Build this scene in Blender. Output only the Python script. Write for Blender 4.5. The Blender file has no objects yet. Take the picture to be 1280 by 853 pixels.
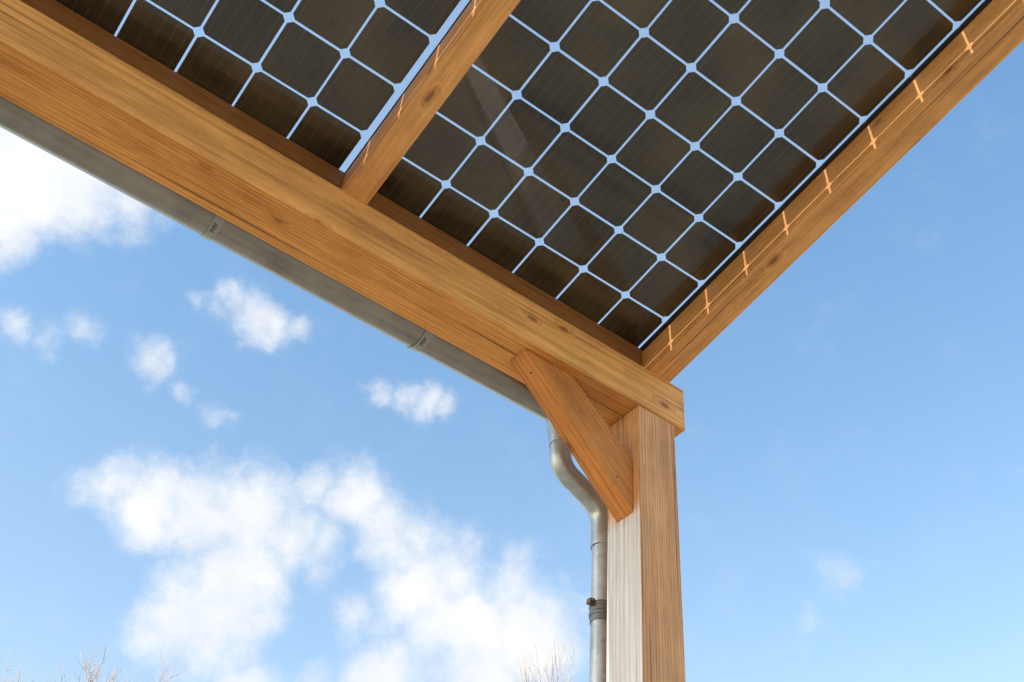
import bpy, bmesh, math, random
from mathutils import Vector, Matrix
random.seed(7)
C = bpy.context.scene.collection
SC = bpy.context.scene
ZO = 3.6                      # height of the first cell corner above the ground
# ------------------------------------------------------------------ camera constants (solved from the cell grid)
F = 1391.3
R = Matrix(((0.8009707511895783,-0.5949902515863379,0.06657669454117632),
            (-0.45301211755715065,-0.5295947867727889,0.7171536677515293),
            (-0.3914407708519758,-0.6045791613513574,-0.693727727984474)))
CAM = Vector((-10.301295425219728,-10.686001372444204,-14.947608087064431))*0.16
def ray(u, v):
    return (R.transposed() @ Vector(((u-640)/F, -(v-426.5)/F, -1))).normalized()
def hity(u, v, y):
    d = ray(u, v); return CAM + d*((y-CAM.y)/d.y)
TH = math.radians(11.05)
BD = Vector((0, math.cos(TH), -math.sin(TH)))
NP = Vector((0, math.sin(TH), math.cos(TH)))
# ------------------------------------------------------------------ node helper
class G:
    def __init__(s, nt): s.nt = nt; s.n = nt.nodes; s.l = nt.links
    def put(s, sock, v):
        if v is None: return
        if isinstance(v, bpy.types.NodeSocket): s.l.new(v, sock)
        elif isinstance(v, (tuple, list, Vector)):
            v = tuple(v)
            if sock.type == 'RGBA' and len(v) == 3: v = v+(1,)
            sock.default_value = v
        else: sock.default_value = v
    def m(s, op, a, b=None, c=None, clamp=False):
        x = s.n.new('ShaderNodeMath'); x.operation = op; x.use_clamp = clamp
        for i, v in enumerate((a, b, c)): s.put(x.inputs[i], v)
        return x.outputs[0]
    def vm(s, op, a, b=None):
        x = s.n.new('ShaderNodeVectorMath'); x.operation = op
        s.put(x.inputs[0], a); s.put(x.inputs[1], b)
        return x.outputs['Value'] if op in ('DISTANCE','LENGTH','DOT_PRODUCT') else x.outputs[0]
    def mapr(s, v, a, b, c=0., d=1., t='LINEAR'):
        x = s.n.new('ShaderNodeMapRange'); x.interpolation_type = t; x.clamp = True
        for k, q in zip(('Value','From Min','From Max','To Min','To Max'), (v, a, b, c, d)): s.put(x.inputs[k], q)
        return x.outputs[0]
    def noise(s, vec, scale, detail=4., rough=.5, out='Fac'):
        x = s.n.new('ShaderNodeTexNoise'); s.put(x.inputs['Vector'], vec)
        x.inputs['Scale'].default_value = scale; x.inputs['Detail'].default_value = detail; x.inputs['Roughness'].default_value = rough
        return x.outputs[out]
    def mix(s, fac, a, b, blend='MIX'):
        x = s.n.new('ShaderNodeMix'); x.data_type = 'RGBA'; x.blend_type = blend
        s.put(x.inputs[0], fac); s.put(x.inputs[6], a); s.put(x.inputs[7], b)
        return x.outputs[2]
    def sep(s, v):
        x = s.n.new('ShaderNodeSeparateXYZ'); s.put(x.inputs[0], v); return x.outputs
    def comb(s, a, b, c):
        x = s.n.new('ShaderNodeCombineXYZ')
        for i, v in enumerate((a, b, c)): s.put(x.inputs[i], v)
        return x.outputs[0]
    def bump(s, h, st, dist):
        x = s.n.new('ShaderNodeBump'); s.put(x.inputs['Height'], h)
        x.inputs['Strength'].default_value = st; x.inputs['Distance'].default_value = dist
        return x.outputs[0]
def newmat(name):
    m = bpy.data.materials.new(name); m.use_nodes = True
    g = G(m.node_tree); g.n.clear()
    g.out = g.n.new('ShaderNodeOutputMaterial')
    return m, g
def principled(g, col, rough, metal=0., normal=None, spec=None):
    p = g.n.new('ShaderNodeBsdfPrincipled')
    g.put(p.inputs['Base Color'], col); g.put(p.inputs['Roughness'], rough); g.put(p.inputs['Metallic'], metal)
    if normal is not None: g.put(p.inputs['Normal'], normal)
    if spec is not None: g.put(p.inputs['Specular IOR Level'], spec)
    g.l.new(p.outputs[0], g.out.inputs[0]); return p
# ------------------------------------------------------------------ materials
def wood(name, light, dark, painted_sun=False, pith=(.11,-.06), rings=1.0, seed=0., knots=1., pale=None, spec=.3, rough=(.45,.65)):
    """sawn softwood; the grain runs along the local x axis, growth rings round a pith line outside the section"""
    m, g = newmat(name)
    tc = g.n.new('ShaderNodeTexCoord'); oi = g.n.new('ShaderNodeObjectInfo')
    ge = g.n.new('ShaderNodeNewGeometry')
    off = g.m('ADD', g.m('MULTIPLY', oi.outputs['Random'], 37.), seed)
    raw = g.sep(tc.outputs['Object'])
    co = g.vm('ADD', tc.outputs['Object'], g.comb(off, g.m('MULTIPLY', off, .13), g.m('MULTIPLY', off, .07)))
    # knots
    v = g.n.new('ShaderNodeTexVoronoi'); v.inputs['Scale'].default_value = 1.
    g.put(v.inputs['Vector'], g.vm('MULTIPLY', co, (5.0, 11., 11.)))
    kd = g.m('ADD', v.outputs['Distance'], g.m('MULTIPLY', g.m('SUBTRACT', g.noise(g.vm('MULTIPLY', co, (24,60,60)), 1., 4., .6), .5), .10))
    warp = g.noise(g.vm('MULTIPLY', co, (.8, 6, 6)), 1., 3., .5)
    halo = g.mapr(kd, .06, .30, 1., 0., 'SMOOTHERSTEP')
    py = g.m('SUBTRACT', raw[1], pith[0]); pz_ = g.m('SUBTRACT', raw[2], pith[1])
    rad = g.m('SQRT', g.m('ADD', g.m('MULTIPLY', py, py), g.m('MULTIPLY', pz_, pz_)))
    band = g.m('ADD', g.m('MULTIPLY', rad, 270.*rings), g.m('MULTIPLY', warp, 7.))
    band = g.m('ADD', band, g.m('MULTIPLY', halo, 3.2))
    band = g.m('ADD', band, g.m('MULTIPLY', g.noise(g.vm('MULTIPLY', co, (2.5, 40, 40)), 1., 3., .6), 3.0))
    ring = g.m('ADD', g.m('MULTIPLY', g.m('SINE', g.m('MULTIPLY', band, 2.4)), .5), .5)
    ring = g.m('POWER', ring, 2.2)
    med = g.noise(g.vm('MULTIPLY', co, (1.5, 105, 105)), 1., 6., .68)
    fib = g.noise(g.vm('MULTIPLY', co, (8., 420, 420)), 1., 3., .65)
    big = g.noise(g.vm('MULTIPLY', co, (1.3, 8, 8)), 1., 4., .55)
    blot = g.noise(g.vm('MULTIPLY', co, (6., 14, 14)), 1., 6., .7)
    fac = g.m('ADD', g.m('MULTIPLY', ring, .28), g.m('MULTIPLY', med, 1.1))
    fac = g.m('ADD', fac, g.m('MULTIPLY', g.m('SUBTRACT', fib, .5), 1.15))
    fac = g.m('ADD', fac, g.m('MULTIPLY', g.m('SUBTRACT', big, .5), .9))
    fac = g.m('ADD', fac, g.m('MULTIPLY', g.m('SUBTRACT', blot, .5), 1.0))
    fac = g.mapr(fac, .20, 1.16, 0., 1.)
    col = g.mix(fac, light, dark)
    if pale is not None:  # faces towards -y tinted paler, sky light put into the colour
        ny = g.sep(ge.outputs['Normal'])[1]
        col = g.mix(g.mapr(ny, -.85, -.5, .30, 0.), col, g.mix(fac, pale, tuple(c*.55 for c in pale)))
    kn = g.mapr(kd, .055, .125, 1., 0., 'SMOOTHSTEP')
    col = g.mix(g.m('MULTIPLY', halo, .30), col, (dark[0]*.85, dark[1]*.68, dark[2]*.55))
    col = g.mix(g.m('MULTIPLY', kn, .68*knots), col, (.15, .046, .011))
    # fine drying cracks along the grain
    crk = g.noise(g.vm('MULTIPLY', co, (1.2, 125, 125)), 1., 2., .5)
    crk = g.mapr(crk, .65, .73, 0., .8)
    col = g.mix(crk, col, (.10, .035, .012))
    if painted_sun:  # pale lower -x face: sunlight put into the colour, ending at the brace's shade
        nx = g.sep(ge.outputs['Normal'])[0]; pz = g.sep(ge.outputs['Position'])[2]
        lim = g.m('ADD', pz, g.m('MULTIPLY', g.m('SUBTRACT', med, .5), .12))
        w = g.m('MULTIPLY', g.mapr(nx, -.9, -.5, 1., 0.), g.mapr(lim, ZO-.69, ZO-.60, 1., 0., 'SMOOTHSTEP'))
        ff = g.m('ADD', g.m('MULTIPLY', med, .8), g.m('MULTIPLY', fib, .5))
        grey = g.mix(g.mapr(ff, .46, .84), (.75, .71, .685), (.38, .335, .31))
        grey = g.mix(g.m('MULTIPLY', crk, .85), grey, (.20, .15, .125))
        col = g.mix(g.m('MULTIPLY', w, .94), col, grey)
    h = g.m('ADD', g.m('MULTIPLY', fib, .7), g.m('MULTIPLY', med, .6))
    h = g.m('SUBTRACT', h, crk)
    principled(g, col, g.mapr(med, .2, .8, *rough), 0., g.bump(h, .7, .0015), spec)
    return m
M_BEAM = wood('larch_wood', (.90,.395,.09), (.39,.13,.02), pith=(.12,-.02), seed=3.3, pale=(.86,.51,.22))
M_RAFT = wood('rafter_wood', (.92,.44,.13), (.42,.16,.033), pith=(.02,.12), seed=1.7, spec=.55, rough=(.55,.66))
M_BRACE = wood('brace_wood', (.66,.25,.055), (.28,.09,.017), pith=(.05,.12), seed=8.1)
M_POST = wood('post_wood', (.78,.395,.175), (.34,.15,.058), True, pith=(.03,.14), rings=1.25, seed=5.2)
M_DARK = wood('shaded_wood', (.33,.127,.03), (.14,.047,.009), seed=2.)  # blocking boards darkened in colour to paint the shade of the set-back step

def m_zinc(name, base, r0, r1, metal):
    m, g = newmat(name)
    tc = g.n.new('ShaderNodeTexCoord')
    a = g.noise(tc.outputs['Object'], 9., 6., .6); b = g.noise(g.vm('MULTIPLY', tc.outputs['Object'], (3,60,60)), 1., 4., .6)
    f = g.m('ADD', g.m('MULTIPLY', a, .6), g.m('MULTIPLY', b, .4))
    col = g.mix(g.mapr(f, .3, .7), tuple(c*.48 for c in base), base)
    principled(g, col, g.mapr(a, .3, .7, r0, r1), metal, g.bump(a, .14, .002))
    return m
M_ZINC = m_zinc('zinc', (.37,.335,.285), .26, .45, .9)
M_GALV = m_zinc('galvanised_pipe', (.54,.56,.55), .34, .50, .65)
M_STRAP = m_zinc('strap_steel', (.46,.44,.39), .35, .5, .7)
M_BAND = m_zinc('dull_clamp_steel', (.22,.22,.21), .4, .55, .6)
def plain(name, col, rough, metal=0.):
    m, g = newmat(name)
    tc = g.n.new('ShaderNodeTexCoord'); a = g.noise(tc.outputs['Object'], 60., 4., .6)
    principled(g, g.mix(g.mapr(a,.3,.7), tuple(c*.75 for c in col), col), rough, metal)
    return m
M_INK = plain('dark_print', (.03,.03,.032), .6)
M_SCREW = plain('screw_steel', (.16,.12,.08), .45, .7)
M_RUBBER = plain('black_rubber', (.012,.012,.013), .55)

# glass: clear sheet with a Schlick reflection that is the same from both sides
M_GLASS, g = newmat('panel_glass')
ge = g.n.new('ShaderNodeNewGeometry')
cs = g.m('ABSOLUTE', g.vm('DOT_PRODUCT', ge.outputs['Normal'], ge.outputs['Incoming']))
fr = g.m('ADD', .036, g.m('MULTIPLY', .85, g.m('POWER', g.m('SUBTRACT', 1., cs, None, True), 5.)))
tr = g.n.new('ShaderNodeBsdfTransparent'); tr.inputs[0].default_value = (.995,.995,.995,1)
gl = g.n.new('ShaderNodeBsdfGlossy'); gl.inputs['Roughness'].default_value = .02
mx = g.n.new('ShaderNodeMixShader'); g.l.new(fr, mx.inputs[0]); g.l.new(tr.outputs[0], mx.inputs[1]); g.l.new(gl.outputs[0], mx.inputs[2])
g.l.new(mx.outputs[0], g.out.inputs[0])
# encapsulant film, slightly milky
M_FILM, g = newmat('clear_film')
tr = g.n.new('ShaderNodeBsdfTransparent'); tr.inputs[0].default_value = (1,1,1,1)
tl = g.n.new('ShaderNodeBsdfTranslucent'); tl.inputs[0].default_value = (.99,.975,.95,1)
mx = g.n.new('ShaderNodeMixShader'); mx.inputs[0].default_value = .15
g.l.new(tr.outputs[0], mx.inputs[1]); g.l.new(tl.outputs[0], mx.inputs[2]); g.l.new(mx.outputs[0], g.out.inputs[0])
# silicon cells
M_CELL, g = newmat('silicon_cell')
tc = g.n.new('ShaderNodeTexCoord'); ge = g.n.new('ShaderNodeNewGeometry')
a = g.noise(tc.outputs['Object'], 3.6, 4., .55)
isl = ge.outputs['Random Per Island']
col = g.mix(g.mapr(a, .36, .64), (.022,.018,.011), (.094,.068,.030))
col = g.mix(g.m('MULTIPLY', isl, .65), col, (.020,.018,.012))
principled(g, col, .22, 0., None, .38)
M_BUS = plain('busbar_ribbon', (.15,.11,.06), .45, .2)
M_BARK, g = newmat('bark')
tc = g.n.new('ShaderNodeTexCoord'); a = g.noise(tc.outputs['Object'], 5., 5., .6)
principled(g, g.mix(g.mapr(a,.3,.7), (.30,.23,.19), (.48,.39,.33)), .85)
M_GROUND, g = newmat('pale_gravel')
tc = g.n.new('ShaderNodeTexCoord'); a = g.noise(tc.outputs['Object'], .25, 4., .55); b = g.noise(tc.outputs['Object'], 30., 3., .5)
f = g.m('ADD', g.m('MULTIPLY', a, .7), g.m('MULTIPLY', b, .3))
principled(g, g.mix(g.mapr(f,.3,.7), (.36,.295,.215), (.46,.385,.295)), .9, 0., g.bump(b, .12, .01), .1)
# ------------------------------------------------------------------ object helpers
def mat4(o, ax, ay, az):
    return Matrix(((ax[0],ay[0],az[0],o[0]),(ax[1],ay[1],az[1],o[1]),(ax[2],ay[2],az[2],o[2]),(0,0,0,1)))
def W(x, y, z): return Vector((x, y, z+ZO))
X3 = Vector((1,0,0)); Y3 = Vector((0,1,0)); Z3 = Vector((0,0,1))
WORLD = {}
def thing(name, label, cat, loc, group=None):
    o = bpy.data.objects.new(name, None); C.objects.link(o); o.location = loc; o.empty_display_size = .1
    o['label'] = label; o['category'] = cat
    if group: o['group'] = group
    WORLD[o] = Matrix.Translation(loc); return o
def obj(name, bm, mat, parent=None, M=None, smooth=False):
    me = bpy.data.meshes.new(name); bm.normal_update(); bm.to_mesh(me); bm.free()
    me.materials.append(mat)
    if smooth:
        for p in me.polygons: p.use_smooth = True
    o = bpy.data.objects.new(name, me); C.objects.link(o)
    M = M or Matrix.Identity(4); WORLD[o] = M
    if parent is not None:
        o.parent = parent; o.matrix_basis = WORLD[parent].inverted() @ M
    else: o.matrix_basis = M
    return o
def box_bm(x0,x1,y0,y1,z0,z1, bev=0., seg=2):
    bm = bmesh.new()
    vs = [bm.verts.new(p) for p in ((x0,y0,z0),(x1,y0,z0),(x1,y1,z0),(x0,y1,z0),(x0,y0,z1),(x1,y0,z1),(x1,y1,z1),(x0,y1,z1))]
    for f in ((0,3,2,1),(4,5,6,7),(0,1,5,4),(1,2,6,5),(2,3,7,6),(3,0,4,7)): bm.faces.new([vs[i] for i in f])
    if bev: bmesh.ops.bevel(bm, geom=bm.edges[:], offset=bev, segments=seg, affect='EDGES', profile=.5)
    return bm
def prism_bm(poly, y0, y1, bev=0., axis='y'):
    """poly in (x,z), extruded over y (axis y) or poly in (y,z) extruded over x"""
    bm = bmesh.new()
    P = (lambda a,b,t: (a,t,b)) if axis == 'y' else (lambda a,b,t: (t,a,b))
    a = [bm.verts.new(P(p[0],p[1],y0)) for p in poly]; b = [bm.verts.new(P(p[0],p[1],y1)) for p in poly]
    bm.faces.new(a); bm.faces.new(b[::-1]); k = len(poly)
    for i in range(k): bm.faces.new((a[i], b[i], b[(i+1)%k], a[(i+1)%k]))
    bmesh.ops.recalc_face_normals(bm, faces=bm.faces[:])
    if bev: bmesh.ops.bevel(bm, geom=bm.edges[:], offset=bev, segments=2, affect='EDGES', profile=.5)
    return bm
def tube(bm, pts, rad, seg=20, cap=True):
    """swept tube; rad a number or list"""
    pts = [Vector(p) for p in pts]; n = len(pts)
    rr = rad if isinstance(rad, (list, tuple)) else [rad]*n
    t0 = (pts[1]-pts[0]).normalized()
    u = t0.orthogonal().normalized(); rings = []
    for i, p in enumerate(pts):
        t = ((pts[min(i+1,n-1)]-pts[max(i-1,0)])).normalized()
        u = (u - t*u.dot(t)).normalized(); w = t.cross(u)
        rings.append([bm.verts.new(p+(u*math.cos(2*math.pi*k/seg)+w*math.sin(2*math.pi*k/seg))*rr[i]) for k in range(seg)])
    for i in range(n-1):
        for k in range(seg):
            bm.faces.new((rings[i][k], rings[i][(k+1)%seg], rings[i+1][(k+1)%seg], rings[i+1][k]))
    if cap:                                   # caps on their own vertices so that smooth shading stays crisp at the rim
        bm.faces.new([bm.verts.new(q.co) for q in rings[0][::-1]]); bm.faces.new([bm.verts.new(q.co) for q in rings[-1]])
def round_path(pts, r, seg=8):
    pts = [Vector(p) for p in pts]; out = [pts[0]]
    for i in range(1, len(pts)-1):
        a, b, c = pts[i-1], pts[i], pts[i+1]
        d1 = (a-b).normalized(); d2 = (c-b).normalized()
        ang = d1.angle(d2); cut = min(r/math.tan(ang/2), .46*(a-b).length, .46*(c-b).length)
        p, q = b+d1*cut, b+d2*cut
        for k in range(seg+1):
            t = k/seg; out.append(p*(1-t)**2 + b*2*t*(1-t) + q*t*t)
    out.append(pts[-1]); return out
# ------------------------------------------------------------------ ground
bm = bmesh.new(); S = 900
bm.faces.new([bm.verts.new(p) for p in ((-S,-S,0),(S,-S,0),(S,S,0),(-S,S,0))])
gr = obj('ground', bm, M_GROUND); gr['kind'] = 'structure'
# ------------------------------------------------------------------ timber carport
XP0, XP1, YB0, YB1, YP1 = -.035, .104, .088, .237, .224
ZBT, ZBB = -.137, -.295
car = thing('timber_carport', 'orange brown timber carport frame with corner post, long beam and rafters under the solar panels', 'carport',
            Vector(((XP0+XP1)/2, (YB0+YP1)/2, 0)))
# post: grain along local x = world z
h = ZO+ZBB-.001
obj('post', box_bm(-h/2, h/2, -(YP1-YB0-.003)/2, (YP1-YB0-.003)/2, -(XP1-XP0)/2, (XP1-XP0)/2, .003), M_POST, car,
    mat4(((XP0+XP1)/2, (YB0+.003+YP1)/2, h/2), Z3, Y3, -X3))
# beam
bx0, bx1 = -3.2, .146
obj('beam', box_bm(-(bx1-bx0)/2, (bx1-bx0)/2, -(YB1-YB0)/2, (YB1-YB0)/2, -(ZBT-ZBB)/2, (ZBT-ZBB)/2, .0045, 3), M_BEAM, car,
    mat4(W((bx0+bx1)/2, (YB0+YB1)/2, (ZBT+ZBB)/2), X3, Y3, Z3))
# rafters: local x runs down the slope
RD, TOPN = .118, -.0105
def rafter(xa, xb):
    s0, s1 = -1.62, .245
    bm = box_bm(s0, s1, xa-(xa+xb)/2, xb-(xa+xb)/2, -RD, TOPN, .003)
    return obj('rafter', bm, M_RAFT, car, mat4(W((xa+xb)/2, 0, 0), BD, -X3, NP))
RO = (.012, .092); RM = (-1.042, -.972); RL = (-2.10, -2.03)
for r in (RO, RM, RL): rafter(*r)
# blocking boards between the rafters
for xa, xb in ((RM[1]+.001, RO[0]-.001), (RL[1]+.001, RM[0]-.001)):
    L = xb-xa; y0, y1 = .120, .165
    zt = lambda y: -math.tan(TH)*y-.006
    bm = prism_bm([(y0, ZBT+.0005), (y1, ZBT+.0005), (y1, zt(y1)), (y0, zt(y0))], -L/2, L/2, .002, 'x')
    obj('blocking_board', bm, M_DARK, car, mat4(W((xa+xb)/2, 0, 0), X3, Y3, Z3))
# knee brace (local x along its length)
ang = math.atan2(-(.65-.295), (.42-.035)); ux = Vector((math.cos(ang),0,math.sin(ang))); uz = Vector((-math.sin(ang),0,math.cos(ang)))
o0 = Vector((-.2,0,-.45))
poly = []
for p in ((-.425,ZBB-.0005),(-.258,ZBB-.0005),(XP0-.0005,-.478),(XP0-.0005,-.655)):
    q = Vector((p[0],0,p[1]))-o0; poly.append((q.dot(ux), q.dot(uz)))
BY0, BY1 = .116, .184
br = obj('knee_brace', prism_bm(poly, BY0, BY1, .003), M_BRACE, car, mat4(W(*o0), ux, Y3, uz))
for (u, v) in ((664,466),(772,596)):
    p = hity(u, v, BY0-.0012)
    bm = bmesh.new(); tube(bm, [(0,.0,0),(0,.0022,0)], .0032, 12)
    obj('screw', bm, M_SCREW, br, Matrix.Translation(W(p.x, BY0-.0012, p.z)))
# ------------------------------------------------------------------ solar panels
PITCH, CELLX, CELLY, CUT = .16, .1537, .1536, .0114
def panel(label, xr, gx0, gx1, gaskets):
    """xr = x of the right edge line of the cells; six columns, ten rows"""
    s_top, s_bot = -9*PITCH, PITCH
    M0 = mat4(W(xr, 0, 0), X3, BD, NP)
    t = thing('solar_panel', label, 'solar panel', W(xr-3*PITCH, s_bot*math.cos(TH), -s_bot*math.sin(TH)), 'glass solar panels on the carport roof')
    obj('glass', box_bm(gx0-xr, gx1-xr, s_top-.015, s_bot+.018, -.004, .0046), M_GLASS, t, M0)
    bm = bmesh.new(); e = .002
    bm.faces.new([bm.verts.new(p) for p in ((gx0-xr+e,s_top-.013,.0001),(gx1-xr-e,s_top-.013,.0001),(gx1-xr-e,s_bot+.016,.0001),(gx0-xr+e,s_bot+.016,.0001))])
    obj('clear_film', bm, M_FILM, t, M0)
    bm = bmesh.new(); bb = bmesh.new(); a = CELLX/2; b = CELLY/2
    for i in range(6):
        for j in range(10):
            cx = -(i+.5)*PITCH; cy = s_bot-(j+.5)*PITCH
            jx, jy = random.uniform(-.0003,.0003), random.uniform(-.0003,.0003)
            o8 = [(-a+CUT,-b),(a-CUT,-b),(a,-b+CUT),(a,b-CUT),(a-CUT,b),(-a+CUT,b),(-a,b-CUT),(-a,-b+CUT)]
            lo = [bm.verts.new((cx+jx+p[0], cy+jy+p[1], 0)) for p in o8]; hi = [bm.verts.new((cx+jx+p[0], cy+jy+p[1], .00022)) for p in o8]
            bm.faces.new(lo[::-1]); bm.faces.new(hi)
            for k in range(8): bm.faces.new((lo[k], lo[(k+1)%8], hi[(k+1)%8], hi[k]))
            for k in range(5):
                bxx = cx+jx+(k-2)*CELLX/5
                bb.faces.new([bb.verts.new(p) for p in ((bxx-.0006,cy-b+.002,-.0004),(bxx-.0006,cy+b-.002,-.0004),(bxx+.0006,cy+b-.002,-.0004),(bxx+.0006,cy-b+.002,-.0004))])
    ce = obj('solar_cells', bm, M_CELL, t, M0)
    obj('busbars', bb, M_BUS, ce, M0)
    for ga, gb in gaskets:
        obj('rubber_gasket', box_bm(ga-xr, gb-xr, s_top-.012, s_bot+.015, -.0103, -.0042, .001), M_RUBBER, t, M0)
panel('large dark solar panel between the middle rafter and the outer rafter', 0., -1.002, .052, ((.0005,.042),(-.999,-.976)))
panel('solar panel in the top left corner, left of the middle rafter', -1.058, -2.062, -1.012, ((-1.0445,-1.016),(-2.056,-2.034)))
# ------------------------------------------------------------------ gutter
GR, GY, GZ = .065, .316, -.208
gx0_, gx1_ = -3.2, -.125
gut = thing('gutter', 'grey brown half round metal gutter hanging along the outside of the long beam', 'gutter', W(-1.6, GY, GZ-GR))
bm = bmesh.new()
def arc(r, n=28): return [(GY+r*math.cos(math.pi+math.pi*k/n), GZ+r*math.sin(math.pi+math.pi*k/n)) for k in range(n+1)]
ao, ai = arc(GR), arc(GR-.002)
prof = ao+ai[::-1]
nx = 24
rings = []
for q in range(nx+1):
    x = gx0_+(gx1_-gx0_)*q/nx
    rings.append([bm.verts.new((x, p[0], p[1])) for p in prof])
k = len(prof)
for q in range(nx):
    for i in range(k): bm.faces.new((rings[q][i], rings[q][(i+1)%k], rings[q+1][(i+1)%k], rings[q+1][i]))
bmesh.ops.recalc_face_normals(bm, faces=bm.faces[:])
obj('trough', bm, M_ZINC, gut, Matrix.Translation((0,0,ZO)), True)
bm = bmesh.new(); tube(bm, [(gx0_,GY+GR+.006,GZ+.002),(gx1_,GY+GR+.006,GZ+.002)], .009, 14)
obj('rolled_rim', bm, M_ZINC, gut, Matrix.Translation((0,0,ZO)), True)
bm = prism_bm(ao, gx1_-.0005, gx1_+.002, 0, 'x'); obj('end_cap', bm, M_ZINC, gut, Matrix.Translation((0,0,ZO)))
for (u, v) in ((268,286),(530,427)):
    x = hity(u, v, GY-.02).x
    bm = bmesh.new()
    o1, o2 = arc(GR+.0035), arc(GR+.0005); pr = o1+o2[::-1]
    w = .0125
    a_ = [bm.verts.new((-w, p[0], p[1])) for p in pr]; b_ = [bm.verts.new((w, p[0], p[1])) for p in pr]; kk = len(pr)
    for i in range(kk): bm.faces.new((a_[i], a_[(i+1)%kk], b_[(i+1)%kk], b_[i]))
    bm.faces.new(a_[::-1]); bm.faces.new(b_); bmesh.ops.recalc_face_normals(bm, faces=bm.faces[:])
    st = obj('gutter_strap', bm, M_STRAP, gut, Matrix.Translation(W(x,0,0)))
    bm = bmesh.new(); r2 = GR+.0042
    for q in range(6):
        th0 = math.radians(244+q*4.2); dth = math.radians(2.0)
        xx = -.008+.003*(q%2)
        for (xa, xb, ta, tb) in ((xx, xx+.012, th0, th0+dth*.55), (xx+.002, xx+.005, th0+dth*.56, th0+dth*1.6)):
            bm.faces.new([bm.verts.new((p, GY+r2*math.cos(t_), GZ+r2*math.sin(t_))) for p, t_ in ((xa,ta),(xb,ta),(xb,tb),(xa,tb))])
    obj('stamped_marking', bm, M_INK, st, Matrix.Translation(W(x,0,0)))
# ------------------------------------------------------------------ downpipe
PY = .312; PR = .0255
pv = hity(751, 800, PY)
p_e1 = hity(700, 584, PY); p_e2 = hity(750, 636, PY)
dp = thing('downpipe', 'grey galvanised round downpipe with swan neck bend running down behind the post', 'downpipe', Vector((pv.x, PY, 0)))
xo_ = p_e1.x
zt_ = GZ-GR+.004
bm = bmesh.new(); tube(bm, [(xo_,PY,zt_),(xo_,PY,zt_-.035),(xo_,PY,zt_-.075),(xo_,PY,zt_-.10)], [.048,.044,.037,.0345], 28)
obj('outlet_funnel', bm, M_GALV, dp, Matrix.Translation((0,0,ZO)), True)
path = round_path([(xo_,PY,zt_-.075),(xo_,PY,p_e1.z),(pv.x,PY,p_e2.z),(pv.x,PY,p_e2.z-.13)], .16, 16)
bm = bmesh.new(); tube(bm, path, PR+.0065, 32); obj('swan_neck', bm, M_GALV, dp, Matrix.Translation((0,0,ZO)), True)
bm = bmesh.new(); tube(bm, [(pv.x,PY,p_e2.z-.09-k*(ZO+p_e2.z-.09)/12) for k in range(13)], PR+.0025, 28); obj('pipe', bm, M_GALV, dp, Matrix.Translation((0,0,ZO)), True)
pc = hity(748, 758, PY)
bm = bmesh.new()
for dz in (0, -.026):
    tube(bm, [(pv.x,PY,pc.z+dz+.007),(pv.x,PY,pc.z+dz+.005),(pv.x,PY,pc.z+dz-.005),(pv.x,PY,pc.z+dz-.007)], [PR+.003,PR+.0075,PR+.0075,PR+.003], 28)
tube(bm, [(pv.x,PY,pc.z+.004),(pv.x,PY,pc.z-.05)], PR+.0045, 28)
cl = obj('pipe_clamp', bm, M_BAND, dp, Matrix.Translation((0,0,ZO)), True)
bm = box_bm(-.018,0,-.008,.008,-.007,.007,.0015); tube(bm, [(-.010,-.014,0),(-.010,.014,0)], .0042, 10)
obj('clamp_bolt', bm, M_SCREW, cl, Matrix.Translation(W(pv.x-PR-.004, PY-.004, pc.z)))
# ------------------------------------------------------------------ bare trees beyond
def grow(bm, p, d, L, r, depth, rnd):
    n = 3; pts = [p]; q = p
    for k in range(n):
        d = (d+Vector((rnd.gauss(0,.10),rnd.gauss(0,.10),rnd.gauss(.05,.06)))).normalized(); q = q+d*(L/n); pts.append(q)
    r = max(r, .0030)
    tube(bm, pts, [r, r*.86, r*.74, r*.62], 6 if r > .02 else 3, False)
    if depth == 0: return
    kids = 3 if depth > 2 else 4
    for c in range(kids):
        t = 1. if c == 0 else rnd.uniform(.35, .95)
        i = min(int(t*n), n-1); b = pts[i].lerp(pts[i+1], t*n-i)
        az = rnd.uniform(0, 6.283); sp = .16 if c == 0 else rnd.uniform(.4, .8)
        u = d.orthogonal().normalized(); w = d.cross(u)
        nd = (d*math.cos(sp)+(u*math.cos(az)+w*math.sin(az))*math.sin(sp)+Vector((0,0,.22))).normalized()
        grow(bm, b, nd, L*rnd.uniform(.62,.8), r*(.62 if c == 0 else .48), depth-1, rnd)
def tree(u, v, D, seed, label):
    rnd = random.Random(seed)
    d = ray(u, v); top = CAM + d*(D/math.hypot(d.x, d.y)); top.z += ZO
    tb = bmesh.new(); tube(tb, [(0,0,-.2),(0,0,.4),(.05,.03,1.6),(.08,-.02,3.0)], [.26,.19,.155,.13], 12)
    cb = bmesh.new(); grow(cb, Vector((.08,-.02,2.95)), Z3, 2.4, .12, 6, rnd)
    mv = max(cb.verts, key=lambda q: q.co.z).co.copy(); s = top.z/mv.z
    base = Vector((top.x-mv.x*s, top.y-mv.y*s, 0))
    for bmm in (tb, cb): bmesh.ops.scale(bmm, vec=(s,s,s), verts=bmm.verts[:])
    t = thing('bare_tree', label, 'tree', base, 'bare trees beyond the carport')
    obj('trunk', tb, M_BARK, t, Matrix.Translation(base), True); obj('crown', cb, M_BARK, t, Matrix.Translation(base))
tree(12, 812, 26, 1, 'bare leafless tree whose twig tips touch the bottom left corner')
tree(225, 827, 29, 5, 'bare leafless tree with thin twig tips below the big cloud at bottom left')
tree(698, 816, 24, 9, 'bare leafless tree with twig tips just left of the downpipe')
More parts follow.
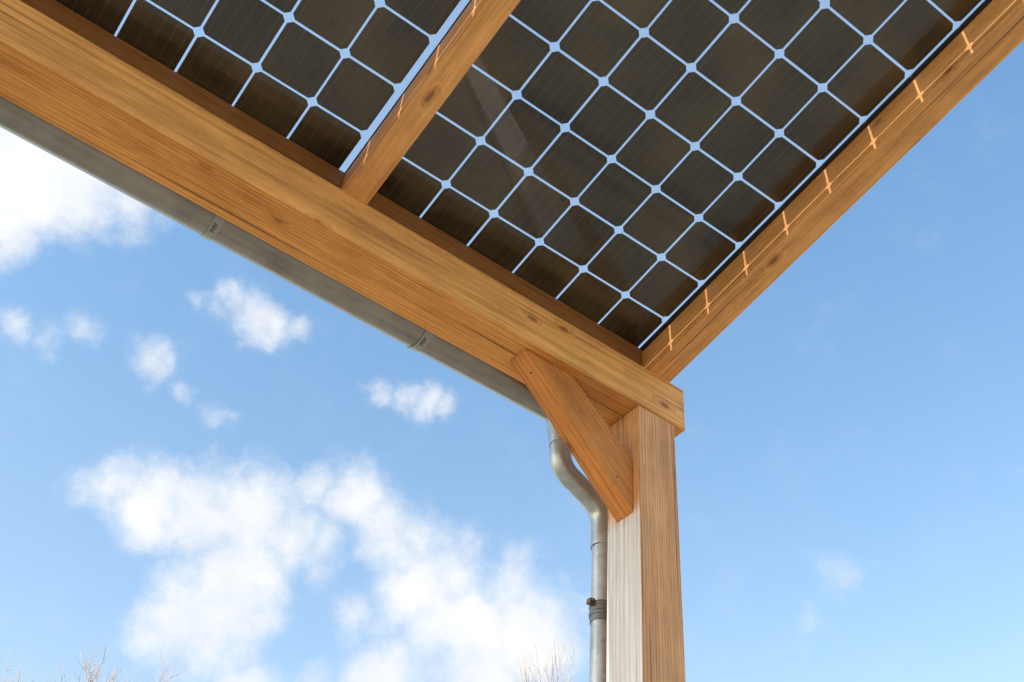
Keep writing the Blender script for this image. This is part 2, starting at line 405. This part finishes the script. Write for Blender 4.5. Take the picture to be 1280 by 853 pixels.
# ------------------------------------------------------------------ light
SUN = Vector((-1, .015, .51)).normalized()
el = math.asin(SUN.z); az = math.atan2(SUN.x, SUN.y)
ld = bpy.data.lights.new('sun', 'SUN'); ld.energy = 5.0; ld.angle = math.radians(.5); ld.color = (1,.965,.90)
lo = bpy.data.objects.new('sun', ld); C.objects.link(lo); lo.location = (-8,0,9); lo.rotation_euler = SUN.to_track_quat('Z','Y').to_euler()
# ------------------------------------------------------------------ sky with clouds
w = bpy.data.worlds.new('World'); SC.world = w; w.use_nodes = True
g = G(w.node_tree); g.n.clear()
out = g.n.new('ShaderNodeOutputWorld'); bg = g.n.new('ShaderNodeBackground'); bg.inputs[1].default_value = .15
sky = g.n.new('ShaderNodeTexSky'); sky.sky_type = 'NISHITA'; sky.sun_disc = False
sky.sun_elevation = el; sky.sun_rotation = az % (2*math.pi); sky.air_density = 1.; sky.dust_density = .6; sky.ozone_density = 1.5
tc = g.n.new('ShaderNodeTexCoord'); dirv = g.vm('NORMALIZE', tc.outputs['Generated'])
wn = g.vm('SUBTRACT', g.noise(dirv, 12., 9., .64, 'Color'), (.5,.5,.5))
dw = g.vm('ADD', dirv, g.vm('MULTIPLY', wn, (.07,.07,.07)))
blobs = [(-10,190,140,1),(75,225,112,1),(150,245,75,.70),(10,280,80,.82),(205,270,42,.44),
 (5,402,40,.46),(55,425,42,.42),(100,416,44,.52),(190,447,50,.62),(320,396,60,.70),(340,410,52,.66),(285,372,42,.50),(375,414,38,.55),(235,492,36,.44),(268,525,38,.50),(468,492,38,.56),(498,497,42,.62),(530,504,40,.60),(560,510,34,.52),(245,375,26,.38),
 (100,612,48,.50),(145,610,60,.64),(200,632,84,.86),(255,640,92,.90),(310,645,96,.94),(365,665,78,.78),(415,688,66,.60),(290,730,100,.98),(262,775,104,.98),(215,795,74,.80),(395,600,56,.66),(445,622,76,.72),(495,670,82,.74),(520,735,86,.80),(590,785,100,.92),(670,790,105,.96),(445,775,62,.56),(590,850,112,.95),(490,850,80,.78),(400,850,60,.55),(310,848,66,.70),(560,700,84,.60),(640,735,84,.60),
 (1055,716,56,.46),(1012,760,42,.38)]
field = None
for (u, v, r, a) in blobs:
    c = ray(u, v)
    f = g.mapr(g.vm('DISTANCE', dw, tuple(c)), 0., r*1.15/F, a, 0., 'SMOOTHSTEP')
    field = f if field is None else g.m('SMOOTH_MAX', field, f, .14)
n1 = g.noise(dirv, 15., 15., .64); n2 = g.noise(g.vm('ADD', dirv, (.35,.1,.02)), 10., 10., .62)
n3 = g.noise(g.vm('ADD', dirv, (.1,.7,.2)), 52., 10., .66)
dens = g.m('ADD', g.m('MULTIPLY', field, 1.2), g.m('MULTIPLY', g.m('SUBTRACT', n1, .5), 1.4))
dens = g.m('ADD', dens, g.m('MULTIPLY', g.m('SUBTRACT', n3, .5), .30))
dens = g.m('MULTIPLY', g.mapr(dens, .10, 1.10, 0., 1., 'SMOOTHSTEP'), g.mapr(field, .02, .34))
shade = g.mapr(g.m('ADD', g.m('MULTIPLY', n2, .65), g.m('MULTIPLY', n1, .35)), .36, .57)
ccol = g.mix(shade, (5.6,6.0,6.5), (6.75,6.8,6.85))
zz = g.mapr(g.sep(dirv)[2], .40, .92)
tint = g.mix(zz, (2.8,2.58,2.2), (1.72,2.38,2.5))
skyc = g.mix(1., sky.outputs[0], tint, 'MULTIPLY')
g.l.new(g.mix(dens, skyc, ccol), bg.inputs[0]); g.l.new(bg.outputs[0], out.inputs[0])
# ------------------------------------------------------------------ camera
cd = bpy.data.cameras.new('camera'); cd.sensor_width = 36; cd.sensor_fit = 'HORIZONTAL'; cd.lens = 36*F/1280; cd.clip_start = .05; cd.clip_end = 4000
co = bpy.data.objects.new('camera', cd); C.objects.link(co)
co.matrix_world = Matrix.Translation(CAM+Vector((0,0,ZO))) @ R.transposed().to_4x4()
SC.camera = co
SC.view_settings.view_transform = 'Standard'; SC.view_settings.look = 'None'; SC.view_settings.exposure = 0
